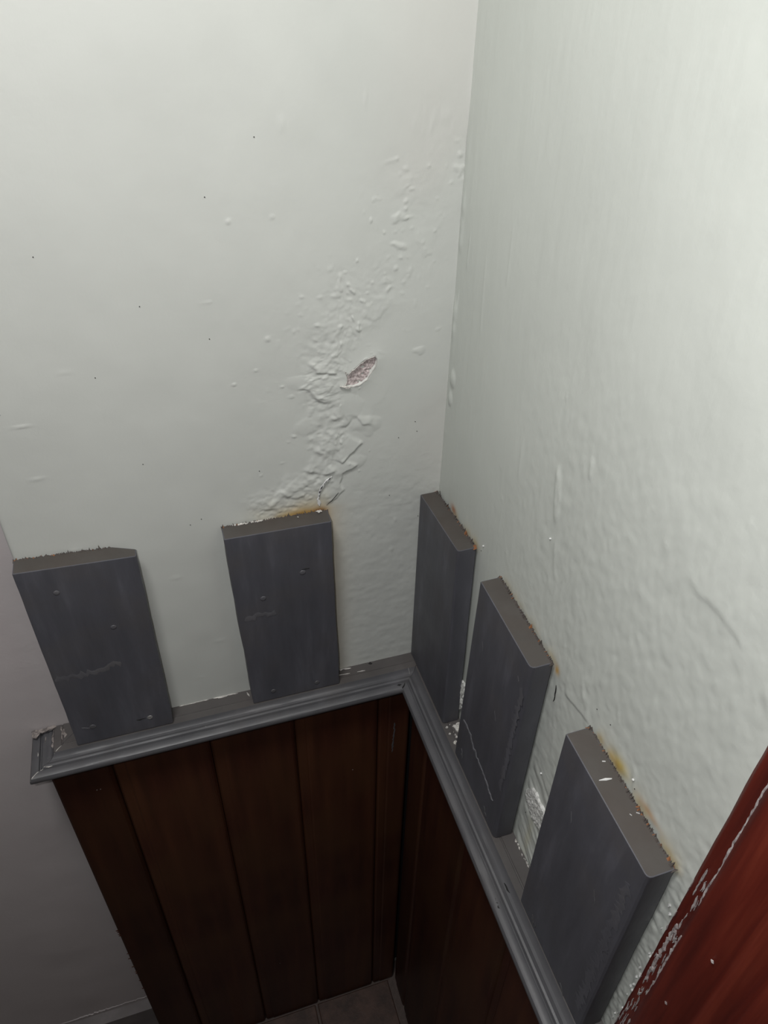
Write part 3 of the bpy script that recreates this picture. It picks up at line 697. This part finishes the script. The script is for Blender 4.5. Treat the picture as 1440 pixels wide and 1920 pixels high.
screw(b4, 4, .1517, .0160, .0022, M_BOARD2); scuff(b4, 4, [(.196, .140), (.200, .131)], .0008, .0003, 13, M_RAIL); scuff(b4, 4, [(.2195, .210), (.2215, .206)], .0012, .0003, 14, M_RAIL); scuff(b4, 4, [(.16, .185), (.163, .176)], .0008, .0003, 15)
b5 = make_board(5, 'grey painted board beside the red door frame, white paint drips on its top', bev_near=.0034)
for pts, w_, sd in [([(.3055, .0150), (.3075, .0085), (.3085, .0035)], .0034, 16), ([(.3110, .0130), (.3120, .0060)], .0016, 17), ([(.3550, .0080), (.3590, .0030), (.3610, .0010)], .0034, 18)]: scuff(b5, 5, pts, w_, .0004, sd, M_RAIL)
screw(b5, 5, .3070, .0082, .0022, M_RAIL); scuff(b5, 5, [(.312, .178), (.3155, .168)], .0013, .0003, 19); scuff(b5, 5, [(.352, .150), (.357, .140)], .0009, .0003, 20, M_RAIL)
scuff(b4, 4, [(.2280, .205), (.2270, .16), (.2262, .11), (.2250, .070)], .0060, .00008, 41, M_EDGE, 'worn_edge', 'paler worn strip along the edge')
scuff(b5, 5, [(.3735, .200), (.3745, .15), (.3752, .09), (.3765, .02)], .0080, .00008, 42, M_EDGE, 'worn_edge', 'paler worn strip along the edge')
B5 = BOARDS[5]
def F5(s, h, d):          # on the top end of board 5: s along, d out from the wall
    u = (s - B5['tl'][0]) / (B5['tr'][0] - B5['tl'][0])
    return FR(s, d, B5['tl'][1] + (B5['tr'][1] - B5['tl'][1]) * u + h + .0006 * (1 - d / B5['t']))
for pts, w_, lab in [([(.3225, .0165), (.3228, .0120), (.3234, .0082)], .0019, 'long white paint drip'), ([(.3115, .0080), (.3118, .0060)], .0024, 'round white paint drip'), ([(.3475, .0058), (.3485, .0040)], .0014, None), ([(.3470, .0100), (.3482, .0092)], .0009, None)]:
    v, f = ribbon(F5, pts, .0001, w_, .0006, 3); o = link('paint_drip', v, f, M_DRIP, b5)
    if lab: o['label'] = lab
parts = [ragged(lambda s, h, d: FB(s, d, .2246 + h + .0002), [(-.1215, .0035), (-.1170, .0030), (-.1165, .0058), (-.1200, .0062)], .0004, .0006, .0006, .001, 3), ragged(lambda s, h, d: FB(s, d, .2246 + h + .0002), [(-.1395, .0072), (-.1380, .0070), (-.1383, .0088)], .0004, .0005, .0003, .001, 4)]
for i in range(9):
    s_ = -.197 + .026 * r.random(); parts.append(ragged(lambda s, h, d: FB(s, d, .2246 + h + .0002), [(s_, .0030), (s_ + .003, .0026), (s_ + .0034, .0040), (s_ + .0005, .0046)], .0006, .0005, .0005, .001, i))
v, f = joinlists(parts); tag(link('white_chips', v, f, M_CHIP, b2), 'white chips on the top end', kind='stuff')

# ------------------------------------------------------------------ red door frame
d0 = bpy.data.objects.new('door_1', None); C.objects.link(d0); d0.location = FR(.45, 0, -ZR)
tag(d0, 'red gloss painted moulded door frame at the lower right', 'door frame', kind='structure')
ring = [(.4010, -.004), (.72, -.004), (.72, .0110), (.4700, .0110), (.4660, .0116), (.4600, .0150), (.4575, .0158), (.4550, .0150), (.4535, .0128), (.4500, .0128), (.4470, .0160), (.4430, .0172), (.4395, .0160), (.4375, .0138), (.4350, .0165), (.4310, .0180), (.4170, .0182), (.4135, .0172), (.4115, .0150), (.4098, .0142), (.4040, .0142), (.4015, .0130), (.4010, .0110)]
k_ = len(ring); zs = [-ZR + .0005] + list(np.arange(-.2, .75, .012)) + [1.2]; v = []; f = []
rr = random.Random(3)
for z in zs:
    for s, d in ring: v.append(FR(s + (rr.uniform(-.0002, .0002) if d > 0 else 0), d + (rr.uniform(-.0001, .0001) if d > 0 else 0), z))
for j in range(len(zs) - 1):
    for i in range(k_): f.append((j * k_ + i, j * k_ + (i + 1) % k_, (j + 1) * k_ + (i + 1) % k_, (j + 1) * k_ + i))
f += [tuple(range(k_)), tuple(range((len(zs) - 1) * k_, len(zs) * k_))]
o = link('architrave', v, f, M_RED, d0, None, True); recalc(o); arch = o
parts = []
def groove(p): return .0149 if p[0] < .4115 else (.0150 + (p[0] - .4115) * .9)
pts = [(.4112 + .0003 * math.sin(i * 1.7), .56 - i * .012) for i in range(27)]
parts.append(ribbon(FR, pts, 0, .0012, .0003, 1, lambda p: .0150))
for i in range(60):
    z = r.uniform(.06, .27); s = r.gauss(.4085, .0026); s = min(max(s, .4025), .4135); q = r.uniform(.0003, .0008); hq = r.uniform(.004, .016)
    parts.append(ribbon(FR, [(s, z), (s + r.uniform(-.0006, .0006), z + hq)], 0, q * 1.6, .0004, i, lambda p: .0144 if p[0] < .410 else .0152))
parts.append(ribbon(FR, [(.4060, .215), (.4058, .185), (.4062, .160), (.4060, .140)], 0, .0026, .0006, 33, lambda p: .0142))
parts.append(ribbon(FR, [(.4120, .215), (.4118, .180), (.4122, .150)], 0, .0022, .0006, 34, lambda p: .0156))
for s, z, q in [(.4330, .235, .0010), (.4250, .160, .0009), (.4480, .205, .0007)]:
    parts.append(ragged(FR, [(s - q, z), (s, z - q * 1.4), (s + q, z), (s, z + q * 1.4)], .0130 if s > .44 else .0182, .0003, .0003, .001, 1, .5))
v, f = joinlists(parts); k = link('white_scrapes', v, f, M_CHIP2, arch); tag(k, 'white chips and scrapes along the edge of the red paint', kind='stuff')
